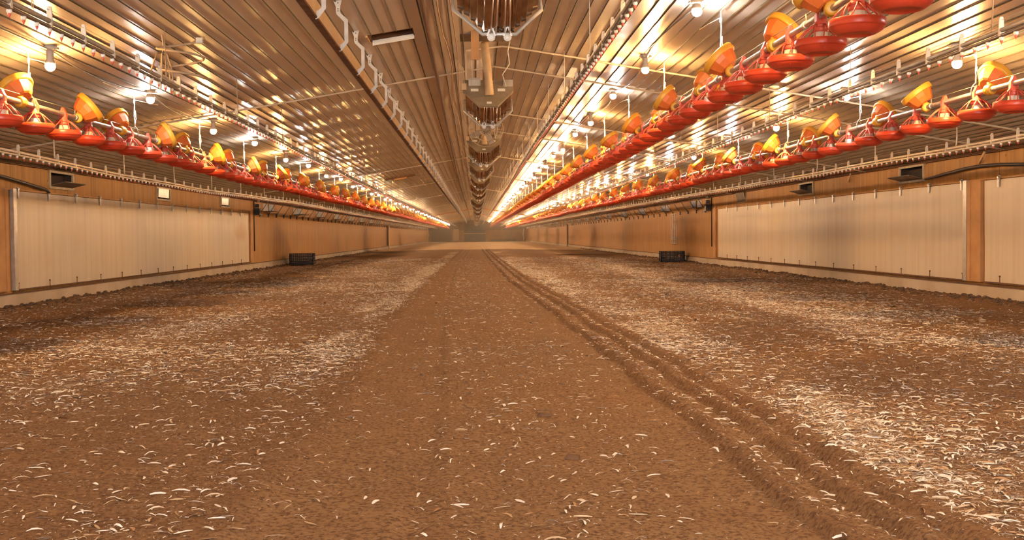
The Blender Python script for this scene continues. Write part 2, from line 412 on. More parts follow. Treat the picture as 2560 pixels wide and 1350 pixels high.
def flakes(n, y0, y1, size0, size1, pw, name_seed):
    """curled strips lying on the litter, thinned by the density field"""
    r = np.random.default_rng(name_seed)
    Y = y0 + (y1-y0)*r.random(n)**pw; X = XL+.3 + (XR-XL-.6)*r.random(n)
    keep = np.abs(X-.1) < Y*.62+2.4; X, Y = X[keep], Y[keep]
    h, d, sm, far = litter_fields(X, Y)
    k = r.random(len(X)) < d*1.1; X, Y, h = X[k], Y[k], h[k]; n = len(X)
    L = size0 + (size1-size0)*r.random(n)**3.0; W = L*(.07+.20*r.random(n)**1.5); W = np.minimum(W, .012)
    a = r.random(n)*2*PI; bend = (r.random(n)-.5)*1.0; arch = L*(.02+.16*r.random(n)**2); tilt = (r.random(n)-.5)*1.4
    pts = []
    for t in (-.5, -.17, .17, .5):
        ang = a + bend*t*2
        cx = X + np.cos(a)*L*t - np.sin(a)*L*bend*(t*t-.1)*.9; cy = Y + np.sin(a)*L*t + np.cos(a)*L*bend*(t*t-.1)*.9
        w = W*(.5 if abs(t) > .3 else 1.)*.5
        px, py = -np.sin(ang)*w, np.cos(ang)*w
        z = h + .004 + arch*(1-4*t*t)
        pts.append(np.stack([cx+px, cy+py, z+w*tilt], -1)); pts.append(np.stack([cx-px, cy-py, z-w*tilt*.5], -1))
    co = np.stack(pts, 1)                               # n,8,3
    b = (np.arange(n)*8)[:, None]
    q = np.concatenate([b+np.array([[0, 1, 3, 2]]), b+np.array([[2, 3, 5, 4]]), b+np.array([[4, 5, 7, 6]])], 1).reshape(-1, 4)
    return co.reshape(-1, 3), q
def build_flakes():
    cs, qs, o = [], [], 0
    for a in ((330000, 3.2, 11, .006, .080, 1.0, 1), (420000, 3.2, 9, .003, .02, 1.0, 2), (420000, 10, 26, .012, .085, 1.0, 3), (200000, 24, 52, .03, .11, 1.0, 4)):
        c, q = flakes(*a); cs.append(c); qs.append(q+o); o += len(c)
    link('litter_shavings', np_mesh('litter_shavings', np.concatenate(cs), np.concatenate(qs), M['chips'], False),
         label='pale feathers and wood shavings scattered over the brown litter', cat='shavings', kind='stuff')
build_flakes()
def ico():
    t = (1+5**.5)/2
    v = np.array([(-1,t,0),(1,t,0),(-1,-t,0),(1,-t,0),(0,-1,t),(0,1,t),(0,-1,-t),(0,1,-t),(t,0,-1),(t,0,1),(-t,0,-1),(-t,0,1)], float)
    f = [(0,11,5),(0,5,1),(0,1,7),(0,7,10),(0,10,11),(1,5,9),(5,11,4),(11,10,2),(10,7,6),(7,1,8),(3,9,4),(3,4,2),(3,2,6),(3,6,8),(3,8,9),(4,9,5),(2,4,11),(6,2,10),(8,6,7),(9,8,1)]
    return v/np.linalg.norm(v[0]), np.array(f)
def build_clods():
    v, f = ico(); cs, fs, o = [], [], 0; r = np.random.default_rng(5)
    for side in (0, 1):
        n = 2600; Y = 12 + 70*r.random(n)**1.8; e = .02 + .42*r.random(n)**2.0
        X = XL+.05+e if side == 0 else XR-.05-e
        h = litter_fields(X, Y)[0]; s = (.008+.030*r.random(n)**3.0)*(1-.4*e/.45)
        for i in range(n):
            d = v*s[i]*(1+.55*(r.random((12, 1))-.5))*np.array([1.2, 1.2, .8]) + np.array([X[i], Y[i], h[i]+s[i]*.35])
            cs.append(d); fs.append(f+o); o += 12
    n = 160; Y = 4+22*r.random(n); X = -5.5+11*r.random(n); k = np.abs(X) < Y*.5; X, Y = X[k], Y[k]; h = litter_fields(X, Y)[0]; s = .006+.014*r.random(len(X))**2
    for i in range(len(X)):
        d = v*s[i]*(1+.6*(r.random((12, 1))-.5)) + np.array([X[i], Y[i], h[i]+s[i]*.3]); cs.append(d); fs.append(f+o); o += 12
    link('litter_clods', np_mesh('litter_clods', np.concatenate(cs), np.concatenate(fs), M['clod'], False),
         label='dark crusted litter clods heaped along the foot of both walls', cat='clods', kind='stuff')
build_clods()

# ------------------------------------------------------------------ shell
INY = [19.8 + 6.38*i for i in range(24)]                # centres of the wall inlets
IZ0, IZ1, IHW = Z(.90), Z(1.165), .53
def side_wall(side):
    s = -1 if side == 'left' else 1; x0 = XL if s < 0 else XR; x1 = x0 + s*.16
    b = MB()
    b.box2((x0, YN, -.1), (x1, YF, IZ0)); b.box2((x0, YN, IZ1), (x1, YF, ZEAVE+.05))
    e = YN
    for y in INY: b.box2((x0, e, IZ0), (x1, y-IHW, IZ1)); e = y+IHW
    b.box2((x0, e, IZ0), (x1, YF, IZ1))
    b.build('wall_'+side, M['ply'], label='tan plywood long side wall '+WALLNAME[side], cat='wall', kind='structure')
    c = MB(); c.box2((x0, YN, -.1), (x0-s*.045, YF, Z(-.855)))
    c.build('baseboard_'+side, M['concrete'], label='stained concrete stem wall under the plywood '+WALLNAME[side], cat='baseboard', kind='structure')
    return x0, s
WALLNAME = {'left': 'behind the lone feed line', 'right': 'behind the paired feed lines'}
for sd in ('left', 'right'): side_wall(sd)
TRIM = [0]
def trim(b, mt, label):
    TRIM[0] += 1; return b.build('trim_%d' % TRIM[0], mt, label=label, cat='trim', kind='structure')
for sd in ('left', 'right'):
    s = -1 if sd == 'left' else 1; x0 = XL if s < 0 else XR; w = WALLNAME[sd]
    b = MB(); b.box2((x0, YN, Z(-.855)), (x0-s*.060, YF, Z(-.841))); trim(b, M['lumber_dark'], 'thin dark sill board on top of the concrete '+w)
    b = MB(); b.box2((x0, YN, Z(1.185)), (x0-s*.05, YF, Z(1.215))); b.box2((x0, YN, Z(1.215)), (x0-s*.16, YF, Z(1.222))); trim(b, M['lumber_dark'], 'eave batten painted dark as the shadow under the ceiling '+w)  # dark colour of the ledge stands for the shadow line at the eave
    b = MB(); b.box2((x0, YN, Z(.775)), (x0-s*.035, 36.3, Z(.80))); trim(b, M['lumber'], 'narrow head board above the white curtain panel '+w)
    b = MB(); b.box2((x0, 16.96, Z(-.8)), (x0-s*.06, 17.44, Z(.775))); b.box2((x0, 17.30, Z(-.8)), (x0-s*.075, 17.36, Z(.775))); trim(b, M['lumber'], 'tan lumber post beside the white curtain panel '+w)
    b = MB(); b.box2((x0, 36.0, Z(-.8)), (x0-s*.05, 36.35, Z(.85))); trim(b, M['lumber'], 'tan lumber post at the far end of the curtain panel '+w)
def ceiling():
    b = MB()
    HX0, HX1, HY0, HY1 = -1.17, -.67, 12.38, 12.80
    xs = [XL, HX0, HX1, XM]
    rows = [YN, HY0, HY1, YF]
    for i in range(3):
        for j in range(3):
            if i == 1 and j == 1: continue
            a, c = xs[i], xs[i+1]; y0, y1 = rows[j], rows[j+1]
            b.add([(a, y0, zc(a)), (c, y0, zc(c)), (c, y1, zc(c)), (a, y1, zc(a))], [(0, 3, 2, 1)])
    b.add([(XM, YN, zc(XM)), (XR, YN, zc(XR)), (XR, YF, zc(XR)), (XM, YF, zc(XM))], [(0, 3, 2, 1)])
    x = -7.225
    while x < XR-.05:
        jx = x + random.uniform(-.012, .012)
        if not(HX0 < jx < HX1):
            spans = [(YN, YF)]
        else: spans = [(YN, HY0), (HY1, YF)]
        for y0, y1 in spans:
            z = zc(jx)-.004; r = .0075
            b.add([(jx-r, y0, z), (jx, y0, z-r), (jx+r, y0, z), (jx-r, y1, z), (jx, y1, z-r), (jx+r, y1, z)], [(0, 1, 4, 3), (1, 2, 5, 4)], 1)
        x += .145
    b.build('ceiling', [M['film'], M['olive']], label='shiny sagging film ceiling held up by thin dark cords', cat='ceiling', kind='structure')
ceiling()
def gable(name, y, th, label):
    b = MB(); b.prism([(XL-.16, -.1), (XR+.16, -.1), (XR+.16, ZEAVE), (XM, ZRIDGE+.05), (XL-.16, ZEAVE)], y, y+th)
    b.build(name, M['ply'], label=label, cat='wall', kind='structure')
gable('wall_far', YF, .2, 'hazy tan gable end wall at the far end of the house')
def near_wall():
    b = MB(); y0, y1 = YN-.2, YN; D0, D1, DZ = -2.2, 2.6, 2.75
    b.prism([(XL-.16, -.1), (D0, -.1), (D0, zc(D0)+.05), (XL-.16, ZEAVE)], y0, y1)
    b.prism([(D1, -.1), (XR+.16, -.1), (XR+.16, ZEAVE), (D1, zc(D1)+.05)], y0, y1)
    b.prism([(D0, DZ), (D1, DZ), (D1, zc(D1)+.05), (XM, ZRIDGE+.05), (D0, zc(D0)+.05)], y0, y1)
    b.build('wall_near', M['ply'], label='plywood gable end wall with an open equipment door behind the viewer', cat='wall', kind='structure')
    la = bpy.data.lights.new('door_daylight_portal', 'AREA'); la.shape = 'RECTANGLE'; la.size = D1-D0; la.size_y = DZ; la.cycles.is_portal = True
    o = bpy.data.objects.new('door_daylight_portal', la); COL.objects.link(o); o.location = ((D0+D1)/2, YN-.1, DZ/2); o.rotation_euler = (PI/2, 0, 0)
    tag(o, 'daylight entering by the open equipment door', 'daylight', kind='helper')
near_wall()
# doors and boards on the far wall
b = MB(); b.box2((-1.72, YF, 0), (1.6, YF-.10, 1.30)); b.box2((-1.72, YF, 1.42), (1.6, YF-.10, 2.78))
d1 = b.build('door_1', M['door_dark'], label='wide dark double door in the far end wall', cat='door', kind='structure')
b = MB(); b.box2((-1.75, YF, 1.30), (1.63, YF-.14, 1.42)); b.build('door_rail', M['lumber_pale'], d1)
b = MB(); b.box2((-3.45, YF, .25), (-2.58, YF-.08, 2.02))
d2 = b.build('door_2', M['lumber_pale'], label='pale single door in the far end wall', cat='door', kind='structure')
b = MB(); b.box2((-6.9, YF, 0), (-3.7, YF-.05, 1.9)); trim(b, M['fardark'], 'dark boarded stretch of far end wall beside the pale door')
b = MB(); b.box2((2.4, YF, .05), (6.4, YF-.05, .42)); trim(b, M['fardark'], 'low dark board at the foot of the far end wall')
# cross header far down the house
for k, y in enumerate((98., 131.)):
    b = MB(); t = .07
    b.prism([(XL, ZEAVE-.002), (XM, ZRIDGE-.002), (XR, ZEAVE-.002), (XR, ZEAVE-t), (XM, ZRIDGE-t*1.6), (XL, ZEAVE-t)], y, y+.12)
    trim(b, M['lumber'], ('first' if k == 0 else 'second')+' shallow tan header crossing the ceiling far down the house')

# ------------------------------------------------------------------ ceiling cross pipes
def crosspipe(y, x0, x1, n, label, leg=False):
    b = MB(); pts = []
    for i in range(n+1):
        x = x0+(x1-x0)*i/n; zz = zc(x)-.028
        pts.append((x, y+.02*math.sin(i*1.7), zz))
    if leg: pts = [(x0, y, zc(x0)-.45)] + pts
    b.tube(pts, .0135, 8, 0)
    o = b.build('cross_pipe', M['wallpipe']); tag(o, label, 'pipe', 'pale pipes crossing under the ceiling')
PIPES = [(14.3, -.10, 7.6, True), (16.1, XL+.1, XR-.1, False), (21.9, .0, XR-.1, False), (25.8, XM, XR-.1, False), (33.6, XL+.1, XR-.1, False), (44.5, XL+.1, XR-.1, False), (58., XL+.1, XR-.1, False), (75., XL+.1, XR-.1, False)]
for i, (y, a, c, lg) in enumerate(PIPES):
    crosspipe(y, a, c, 16, 'pale thin pipe crossing under the ceiling, %s from the near end' % nth(i+1), lg)

# ------------------------------------------------------------------ feed lines
FEED = [  # name, x, pipe z (rel), first pan y, first tray y, tray k0 faces, cord y0
    ('lone feed line', -4.09, 1.24, 9.79, 10.19, -1, 10.38),
    ('inner paired feed line', 2.35, 1.475, 6.04, 7.24, -1, 7.35),
    ('outer paired feed line', 4.75, 1.285, 9.65, 10.10, 1, 10.38)]
PAN, YEND = .716, 171.0
def zfeed(i, y):
    x, z = FEED[i][1], FEED[i][2]
    return Z(z) + .012*math.sin(y*.55+i) + .008*math.sin(y*.21+2*i)
LINEC = ['galvanized feed pipe of the lone feed line, hung from knotted cords', 'galvanized feed pipe of the inner paired line, hung highest beside the heaters', 'galvanized feed pipe of the outer paired line, hung by the wall drinkers']
def pan_parts():
    out = []
    b = MB()
    b.lathe([(0, -.236), (.10, -.238), (.150, -.222), (.161, -.205), (.163, -.166), (.1665, -.163), (.171, -.166), (.172, -.206), (.169, -.211), (.1635, -.2125), (.161, -.218),
             (.150, -.232), (.118, -.252), (.097, -.258), (.092, -.254), (.088, -.247), (0, -.247)], 40)
    for k in range(10):
        w = 2*PI*k/10; c, s = math.cos(w), math.sin(w)
        b.tube([(.098*c, .098*s, -.2555), (.150*c, .150*s, -.231)], .0025, 4)
    out.append(('bowl', b.mesh('bowl', M['red'])))
    b = MB(); b.lathe([(.040, -.098), (.046, -.104), (.047, -.135), (.052, -.15), (.053, -.20), (.06, -.235)], 20)
    b.box((.056, 0, -.172), (.02, .02, .02)); b.box((-.056, 0, -.172), (.02, .02, .02))
    out.append(('feed_drum', b.mesh('feed_drum', M['drum'])))
    b = MB()
    b.lathe([(.030, -.022), (.034, -.035), (.043, -.055), (.052, -.095), (.050, -.112)], 20)
    prof = [(-.034, -.04), (.034, -.04), (.034, .012), (.020, .036), (.009, .064), (-.009, .064), (-.020, .036), (-.034, .012)]
    b.prism(prof, -.024, .024)
    out.append(('hanger_cap', b.mesh('hanger_cap', M['red_bracket'])))
    b = MB()
    b.lathe([(.046, -.058), (.054, -.062), (.056, -.078), (.048, -.080)], 20)
    for k in range(6):
        w0 = 2*PI*(k+.5)/6
        for e in (-1, 1):
            pts = []
            for t in (0, .25, .6, 1):
                r = .050 + (.166-.050)*(t**.9); z = -.066 - .104*(t**1.15)
                w = w0 + e*(.06+.30*min(1, t*1.15))
                pts.append((r*math.cos(w), r*math.sin(w), z))
            b.tube(pts, [.009, .0065, .0048, .005], 5)
    b.tube([(.167*math.cos(2*PI*k/28), .167*math.sin(2*PI*k/28), -.168) for k in range(28)], .004, 5, closed=True)
    out.append(('grille', b.mesh('grille', M['red_bracket'])))
    return out
PANP = pan_parts()
def pan_far():
    b = MB()
    b.lathe([(.161, -.20), (.165, -.163), (.172, -.166), (.172, -.206), (.150, -.232), (.097, -.258), (0, -.25)], 14)
    b.lathe([(.045, -.10), (.055, -.21)], 8, m=1)
    b.lathe([(.030, .0), (.043, -.05), (.052, -.10)], 8, m=2)
    b.prism([(-.034, -.04), (.034, -.04), (.034, .012), (.009, .064), (-.009, .064), (-.034, .012)], -.024, .024, 2)
    for k in range(6):
        w = 2*PI*(k+.5)/6; w2 = w+.2
        b.tube([(.05*math.cos(w), .05*math.sin(w), -.066), (.166*math.cos(w2), .166*math.sin(w2), -.168)], .006, 3, 2, cap=False)
    return b
PANF = pan_far(); PANFM = PANF.mesh('feeder_pan', [M['red'], M['drum'], M['red_bracket']])
def tray_parts(s, tilt):
    """tilted dish clipped to the pipe; local origin on the pipe at the clamp"""
    R = Matrix.Rotation(s*math.radians(tilt), 3, 'Y') @ Matrix.Rotation(math.radians(-5), 3, 'X')
    c = R @ Vector((0, 0, .175)) + Vector((-s*.015, .055, .005))
    b = MB()
    b.lathe([(.0, -.128), (.080, -.128), (.100, -.118), (.134, -.062), (.150, -.02), (.153, .0), (.148, -.002), (.128, -.06), (.094, -.112), (0, -.118)], 10, c, rot=R, smooth=False)
    bowl = b.mesh('tray_bowl', M['orange'])
    b = MB()
    b.lathe([(.148, -.020), (.166, -.024), (.172, -.016), (.174, .030), (.170, .038), (.162, .040), (.156, .034), (.152, -.006), (.148, -.020)], 36, c, rot=R)
    b.box(c + R @ Vector((0, .172, .012)), (.05, .03, .05), rot=R)
    rim = b.mesh('tray_rim', M['yellow'])
    b = MB()
    b.lathe([(.030, -.045), (.046, -.042), (.051, -.03), (.045, -.018), (.053, -.006), (.053, .008), (.045, .018), (.050, .03), (.044, .044), (.030, .046)], 18, (0, 0, 0), axis='y')
    b.tube([(0, 0, .03), (s*.015, .03, .07)], .022, 8)
    clamp = b.mesh('pipe_clamp', M['yellow'])
    return [('tray_bowl', bowl), ('tray_rim', rim), ('pipe_clamp', clamp)]
TRAYP = {}
def tray_for(i, s, aisle, k):
    base = {0: (62, 50), 1: (45, 58), 2: (45, 60)}[i][0 if aisle else 1]
    tl = base + (-9, 0, 6, 3)[(k//2) % 4]
    if i == 0 and aisle and k < 2: tl = 50
    if (s, tl) not in TRAYP: TRAYP[(s, tl)] = tray_parts(s, tl)
    return TRAYP[(s, tl)]
PANS = []; TRAYS = []; far_pans = MB(); far_trays = MB()
# share of the three hundred pans that show largest: by distance
cand = []
for i, F in enumerate(FEED):
    k = 0; y = F[3]
    while y < YEND-.5: cand.append((y, i, k)); k += 1; y += PAN
cand.sort(); near = set((i, k) for y, i, k in cand[:300])
protoP = protoF = None
for y, i, k in sorted(cand, key=lambda t: (t[1], t[2])):
    F = FEED[i]; loc = (F[1], y, zfeed(i, y))
    if (i, k) in near:
        lab = 'red feeder pan, %s from the near end of the %s' % (nth(k+1), F[0])
        grp = 'red feeder pans on the '+F[0]
        if y < 42:
            rz = random.uniform(0, PI/3)
            t = thing('feeder_pan', loc, lab, 'feeder', grp)
            for nm, me in PANP:
                o = link(nm, me, t)
                if nm in ('grille', 'bowl'): o.rotation_euler = (0, 0, rz)
        else:
            o = link('feeder_pan', PANFM, None, loc); tag(o, lab, 'feeder', grp)
    else:
        far_pans.add([(v[0]+loc[0], v[1]+loc[1], v[2]+loc[2]) for v in PANF.v], [], 0)
        off = len(far_pans.v)-len(PANF.v)
        for f, m_, s_ in zip(PANF.f, PANF.m, PANF.sm):
            far_pans.f.append(tuple(q+off for q in f)); far_pans.m.append(m_); far_pans.sm.append(s_)
far_pans.build('distant_feeder_pan', [M['red'], M['drum'], M['red_bracket']], label='distant red feeder pans merging into thin red streaks down the house', cat='feeders', kind='stuff')
for i, F in enumerate(FEED):
    k = 0; y = F[4]; facing = F[5]; n_near = 0
    while y < YEND-.5:
        s = facing if k % 2 == 0 else -facing
        aisle = (s > 0) == (F[1] < 0)
        loc = (F[1], y, zfeed(i, y))
        if n_near < 100:
            n_near += 1
            lab = 'orange yellow-rimmed tray tipped %s, %s along the %s' % ('towards the aisle' if aisle else 'away from the aisle', nth(k+1), F[0])
            t = thing('chick_feed_tray', loc, lab, 'tray', 'orange feed trays clipped on the '+F[0])
            t.rotation_euler = (0, 0, (.30, -.23, -.32)[i]*(1 if aisle else -.7) + random.uniform(-.07, .07))
            for nm, me in tray_for(i, s, aisle, k): link(nm, me, t)
        k += 1; y += 1.43
for i, F in enumerate(FEED):
    x = F[1]; g = None
    t = thing('feed_pipe', (x, F[3]-6, Z(F[2])), LINEC[i], 'pipe')
    T = t.location
    def rel(p): return (p[0]-T.x, p[1]-T.y, p[2]-T.z)
    y0 = 1.2 if i == 1 else 2.5
    ys = list(np.arange(y0, YEND, 1.0))+[YEND]
    b = MB(); b.tube([rel((x, y, zfeed(i, y))) for y in ys], .0235, 12); b.build('tube', M['galv'], t)
    b = MB(); b.tube([rel((x, y, zfeed(i, y)+.072)) for y in ys], .0028, 4); b.build('perch_wire', M['wire'], t)
    y = F[3]+2*PAN+.33; n = 0; b0 = MB(); b0.lathe([(.024, -.02), (.031, -.018), (.031, .018), (.024, .02)], 14, axis='y'); b0.tube([(0, 0, .03), (0, 0, .078)], .006, 6); cm = b0.mesh('coupling', M['galv'])
    y -= 4*PAN
    while y < 140 and n < 60:
        if y > y0: link('coupling', cm, t, rel((x, y, zfeed(i, y)))); n += 1
        y += 4*PAN
    # doubled hanging cords with a wire hook
    y = F[6] - 3.16*2
    n = 0
    while y < YEND and n < 60:
        zp, zt = zfeed(i, y), zc(x)-.02; H = zt-zp
        b = MB(); j = random.uniform(-.006, .006)
        b.tube([(0, 0, H), (.004, .002, H*.75), (-.004, 0, H*.5), (.003, .004, .16), (0, .01, .10)], .0062, 5)
        b.tube([(.012, 0, H*.62), (.016+j, .004, H*.4), (.010, .008, .17), (.006, .012, .105)], .0055, 5)
        b.lathe([(0, -.03), (.013, -.018), (.014, .018), (0, .03)], 8, (0, 0, H*.86))
        b.lathe([(0, -.02), (.011, -.01), (.011, .012), (0, .02)], 8, (.006, 0, H*.55))
        b.tube([(0, .01, .10), (-.02, .03, .075), (-.028, .045, .04), (-.026, .05, -.03)], .0045, 5, 1)
        b.tube([(0, .01, .10), (.02, .03, .075), (.028, .045, .04), (.026, .05, -.03)], .0045, 5, 1)
        # pull cord running along the ceiling from the pulley
        b.tube([(0, 0, H), (.004, -.5, H+.004), (0, -1.1, H+.012)], .0045, 5)
        b.tube([(0, .0, H*.9), (0, .55, H*.97), (0, 1.0, H+.01)], .0045, 5)
        b.build('hanging_cord', [M['cord'], M['galv']], t, rel((x, y, zp))); n += 1
        y += 3.16

# ------------------------------------------------------------------ lamps
ROWS = [('lone feed line', -3.87, 1), ('inner paired feed line', 2.08, 0), ('outer paired feed line', 4.55, 1)]
def lamp_parts():
    out = {}
    for kind, drop, r in (('warm', .175, .046), ('cool', .098, .048)):
        b = MB()
        b.lathe([(0, .01), (.058, .01), (.062, -.004), (.062, -.024), (.050, -.032), (.032, -.036), (.030, -drop+.062), (.040, -drop+.046), (.046, -drop+.022), (.040, -drop+.020)], 18)
        b.box((.0, .0, -.012), (.15, .05, .018))
        so = b.mesh('socket', M['socket'])
        b = MB()
        pr = [(r*math.sin(a), -drop+r*math.cos(a)*1.0) for a in [PI*q/10 for q in range(4, 10)]] + [(0, -drop-r)]
        b.lathe(pr, 12); b2 = MB(); b2.lathe([(.046, -drop+.014), (r, -drop-.004), (r*.62, -drop-r*.78), (0, -drop-r)], 5)
        out[kind] = (so, b.mesh('bulb', M[kind]), b2.mesh('bulb', M[kind]))
    return out
LAMP = lamp_parts()
for ri, (nm, x, par) in enumerate(ROWS):
    k = 0; y = 10.35 - 3.135*5
    vis = 0; k = -5
    while y < 170:
        kind = 'warm' if (k % 2 == 0) == (par == 1) else 'cool'
        yy = y + random.uniform(-.05, .05)
        if y > 0: vis += 1
        word = 'warm white' if kind == 'warm' else 'cool white'
        lab = 'lit %s ceiling bulb, %s from the near end beside the %s' % (word, nth(max(vis, 1)), nm)
        if y <= 0: lab = 'lit %s bulb behind the viewer, in the row beside the %s' % (word, nm)
        t = thing('ceiling_lamp', (x, yy, zc(x)-.012), lab, 'lamp', 'bulbs in the row beside the '+nm)
        link('socket', LAMP[kind][0], t); link('bulb', LAMP[kind][1 if 5 < yy < 45 else 2], t)
        k += 1; y += 3.135
    # supply cable looping from lamp to lamp
    b = MB(); pts = []; y = 10.35-3.135*2; n = 0
    while y < 170:
        sg = (.10, .16, .12, .2)[n % 4] * (1 if ri != 2 else .15); sx = .10*math.sin(n*1.9+ri)
        for t_ in (0, .08, .25, .5, .75, .92):
            xx = x + (.03 if ri else -.02) + sx*math.sin(PI*t_); pts.append((xx, y+.07+t_*3.0, zc(xx)-.03-.35*sg*math.sin(PI*t_)))
        y += 3.135; n += 1
    b.tube(pts, .011, 6); o = b.build('lamp_cable', M['pvc']); tag(o, 'grey cable looping from bulb to bulb beside the '+nm, 'cable')

# ------------------------------------------------------------------ drinker lines
DRINK = [
    ('drinker line between the plank track and the lone feed line', -2.85, [(0, 1.445), (10, 1.445), (14.6, 1.43), (18.7, 1.40), (26, 1.36), (42, 1.33), (170, 1.33)], 6.96, 'dark', 13.5),
    ('drinker line beside the lone feed line by its wall', -5.9, [(0, 1.12), (14, 1.11), (18.7, 1.05), (24, 1.03), (30, 1.08), (38, 1.13), (50, 1.11), (170, 1.1)], 13.9, 'pale', 18.9),
    ('drinker line between the heaters and the paired feed lines', 1.15, [(0, 1.66), (8, 1.67), (20, 1.73), (28, 1.72), (38, 1.65), (170, 1.65)], 7.88, 'dark', 11.0),
    ('drinker line running between the two paired feed lines', 3.83, [(0, 1.44), (12, 1.43), (15, 1.41), (21, 1.38), (34, 1.32), (170, 1.32)], 7.32, 'dark', 11.2),
    ('drinker line beside the wall behind the paired feed lines', 6.6, [(0, 1.12), (25, 1.13), (35, 1.17), (45, 1.18), (60, 1.22), (170, 1.22)], 13.29, 'pale', 15.0)]
def nipple_mesh():
    b = MB(); b.lathe([(.0, .012), (.016, .012), (.018, .0), (.014, -.010), (.009, -.014)], 10)
    b.lathe([(.010, -.012), (.012, -.017), (.006, -.030), (.002, -.042)], 8, m=1); return b
NIP = nipple_mesh(); NIPM = NIP.mesh('nipple', [M['nip_white'], M['nip_red']])
def nip_far():
    b = MB(); b.lathe([(.016, .012), (.016, -.010)], 5); b.lathe([(.012, -.010), (.003, -.040)], 4, m=1); return b
NF = nip_far()
def saddle_mesh():
    b = MB()
    b.prism([(-.017, -.022), (.017, -.022), (.019, .03), (.016, .10), (.010, .118), (-.010, .118), (-.016, .10), (-.019, .03)], -.007, .007)
    b.box((0, 0, -.004), (.036, .03, .036)); return b
SAD = saddle_mesh(); SADM = SAD.mesh('saddle_bracket', M['plate'])
def add_at(dst, src, p):
    o = len(dst.v); dst.v += [(v[0]+p[0], v[1]+p[1], v[2]+p[2]) for v in src.v]
    dst.f += [tuple(q+o for q in f) for f in src.f]; dst.m += src.m; dst.sm += src.sm
for di, (nm, x, zp, y0, tone, cy) in enumerate(DRINK):
    zy = lambda y, zp=zp, di=di: Z(float(np.interp(y, [p[0] for p in zp], [p[1] for p in zp]))) + .006*math.sin(y*.9+di)
    T = Vector((x, y0, zy(y0)))
    rel = lambda p: (p[0]-T.x, p[1]-T.y, p[2]-T.z)
    t = thing('drinker_line', T, ('dusty grey' if tone == 'dark' else 'cream coloured')+' nipple '+nm, 'drinker')
    ys = list(np.arange(2.0 if tone == 'dark' else 8.0, YEND, 1.2))+[YEND]
    b = MB(); b.tube([rel((x, y, zy(y)-.018)) for y in ys], .0145, 10); b.build('water_pipe', M['dark_pipe'] if tone == 'dark' else M['wallpipe'], t)
    b = MB(); b.tube([rel((x, y, zy(y)+.020)) for y in ys], .0175, 10); b.build('support_pipe', M['pvc'] if tone == 'dark' else M['wallpipe'], t)
    b = MB(); b.tube([rel((x, y, zy(y)+.095)) for y in ys], .0022, 4); b.build('perch_wire', M['wire'], t)
    n = 0; y = y0; b = MB(); s = .215
    while y < 92:
        p = rel((x, y, zy(y)-.042))
        if n < 100: link('nipple', NIPM, t, p)
        else: add_at(b, NF, p)
        n += 1; y += s
    b.build('distant_nipple', [M['nip_white'], M['nip_red']], t, kind='stuff')
    n = 0; y = y0; b = MB()
    while y < 160:
        p = rel((x, y, zy(y)))
        if n < 100: link('saddle_bracket', SADM, t, p)
        else: add_at(b, SAD, p)
        n += 1; y += .65 if tone == 'dark' else .68
    if b.v: b.build('distant_saddle_bracket', M['plate'], t, kind='stuff')
    n = 0; y = cy - 3.1*2
    while y < 150:
        H = zc(x)-zy(y)
        b = MB(); r = .004 if tone == 'dark' else .009
        b.tube([(0, 0, H), (.003, .002, H*.5), (0, .012, .05)], r, 5)
        b.tube([(0, 0, H*.7), (.004, .02, H*.35), (.002, .035, .03)], r*.8, 5)
        b.build('hanging_cord', M['twine'] if di in (0, 3) else M['plate'], t, rel((x, y, zy(y)))); n += 1
        y += 3.1

# ------------------------------------------------------------------ plank track with strap brackets
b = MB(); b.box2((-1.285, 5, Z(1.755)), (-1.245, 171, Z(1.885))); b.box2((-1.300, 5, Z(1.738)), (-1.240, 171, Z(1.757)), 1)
o = b.build('plank_track', [M['lumber_pale'], M['lumber_dark']]); tag(o, 'long pale plank with a dark rough underside held by white strap brackets', 'plank')
prof = [(-.020, .470), (.062, .470), (.046, .405), (.046, .36), (.050, .345), (.118, .285), (.118, .075), (.060, .0), (.034, -.012), (.034, .055), (.058, .060), (.082, .082), (.082, .262), (.012, .335), (.006, .36), (.006, .405)]
b = MB(); b.prism([(x-.052, z) for x, z in prof], -.003, .003)
for q in (.44, .385, .365): b.lathe([(.006, -.001), (.006, .001)], 8, (-.026, -.004, q), axis='y', m=1)
BRM = b.mesh('strap_bracket', [M['strap'], M['lumber_dark']])
y = 10.48-1.55*2
for k in range(100):
    o = link('strap_bracket', BRM, None, (-1.235, y, Z(1.742)))
    tag(o, 'white zigzag strap bracket under the pale plank, %s from the near end' % nth(k+1), 'bracket', 'white strap brackets holding the plank track')
    y += 1.55

# ------------------------------------------------------------------ gas pipe and loose wiring on the ceiling
gx = lambda y: -.50-.0045*min(max(0, y-10), 30)
b = MB(); b.tube([(gx(y), y, zc(gx(y))-.036+.004*math.sin(y*.8)) for y in np.arange(4, 172, 2.)], .027, 8)  # pipe drawn wider and darker to include its shadow band on the ceiling
o = b.build('gas_pipe', M['brown_pipe']); tag(o, 'dark brown gas pipe thickened with its shadow, along the ceiling beside the heaters', 'pipe')
for q, (xx, amp, r, lab) in enumerate(((-.33, .03, .0075, 'thin tan cable looping along the ceiling just beside the heater row'), (-.22, .015, .006, 'second thin tan cable stapled straight along the ceiling ridge'))):
    b = MB(); pts = []
    for k in range(340):
        y = 5+k*.49; lo = .05*max(0, math.sin(k*.9))**6*(1 if q == 0 else 0)
        pts.append((xx+amp*math.sin(k*.37+q), y, zc(xx)-.02-lo-(.01*math.sin(k*.5)+.012)))
    b.tube(pts, r, 5); o = b.build('ceiling_cable', M['duct']); tag(o, lab, 'cable')
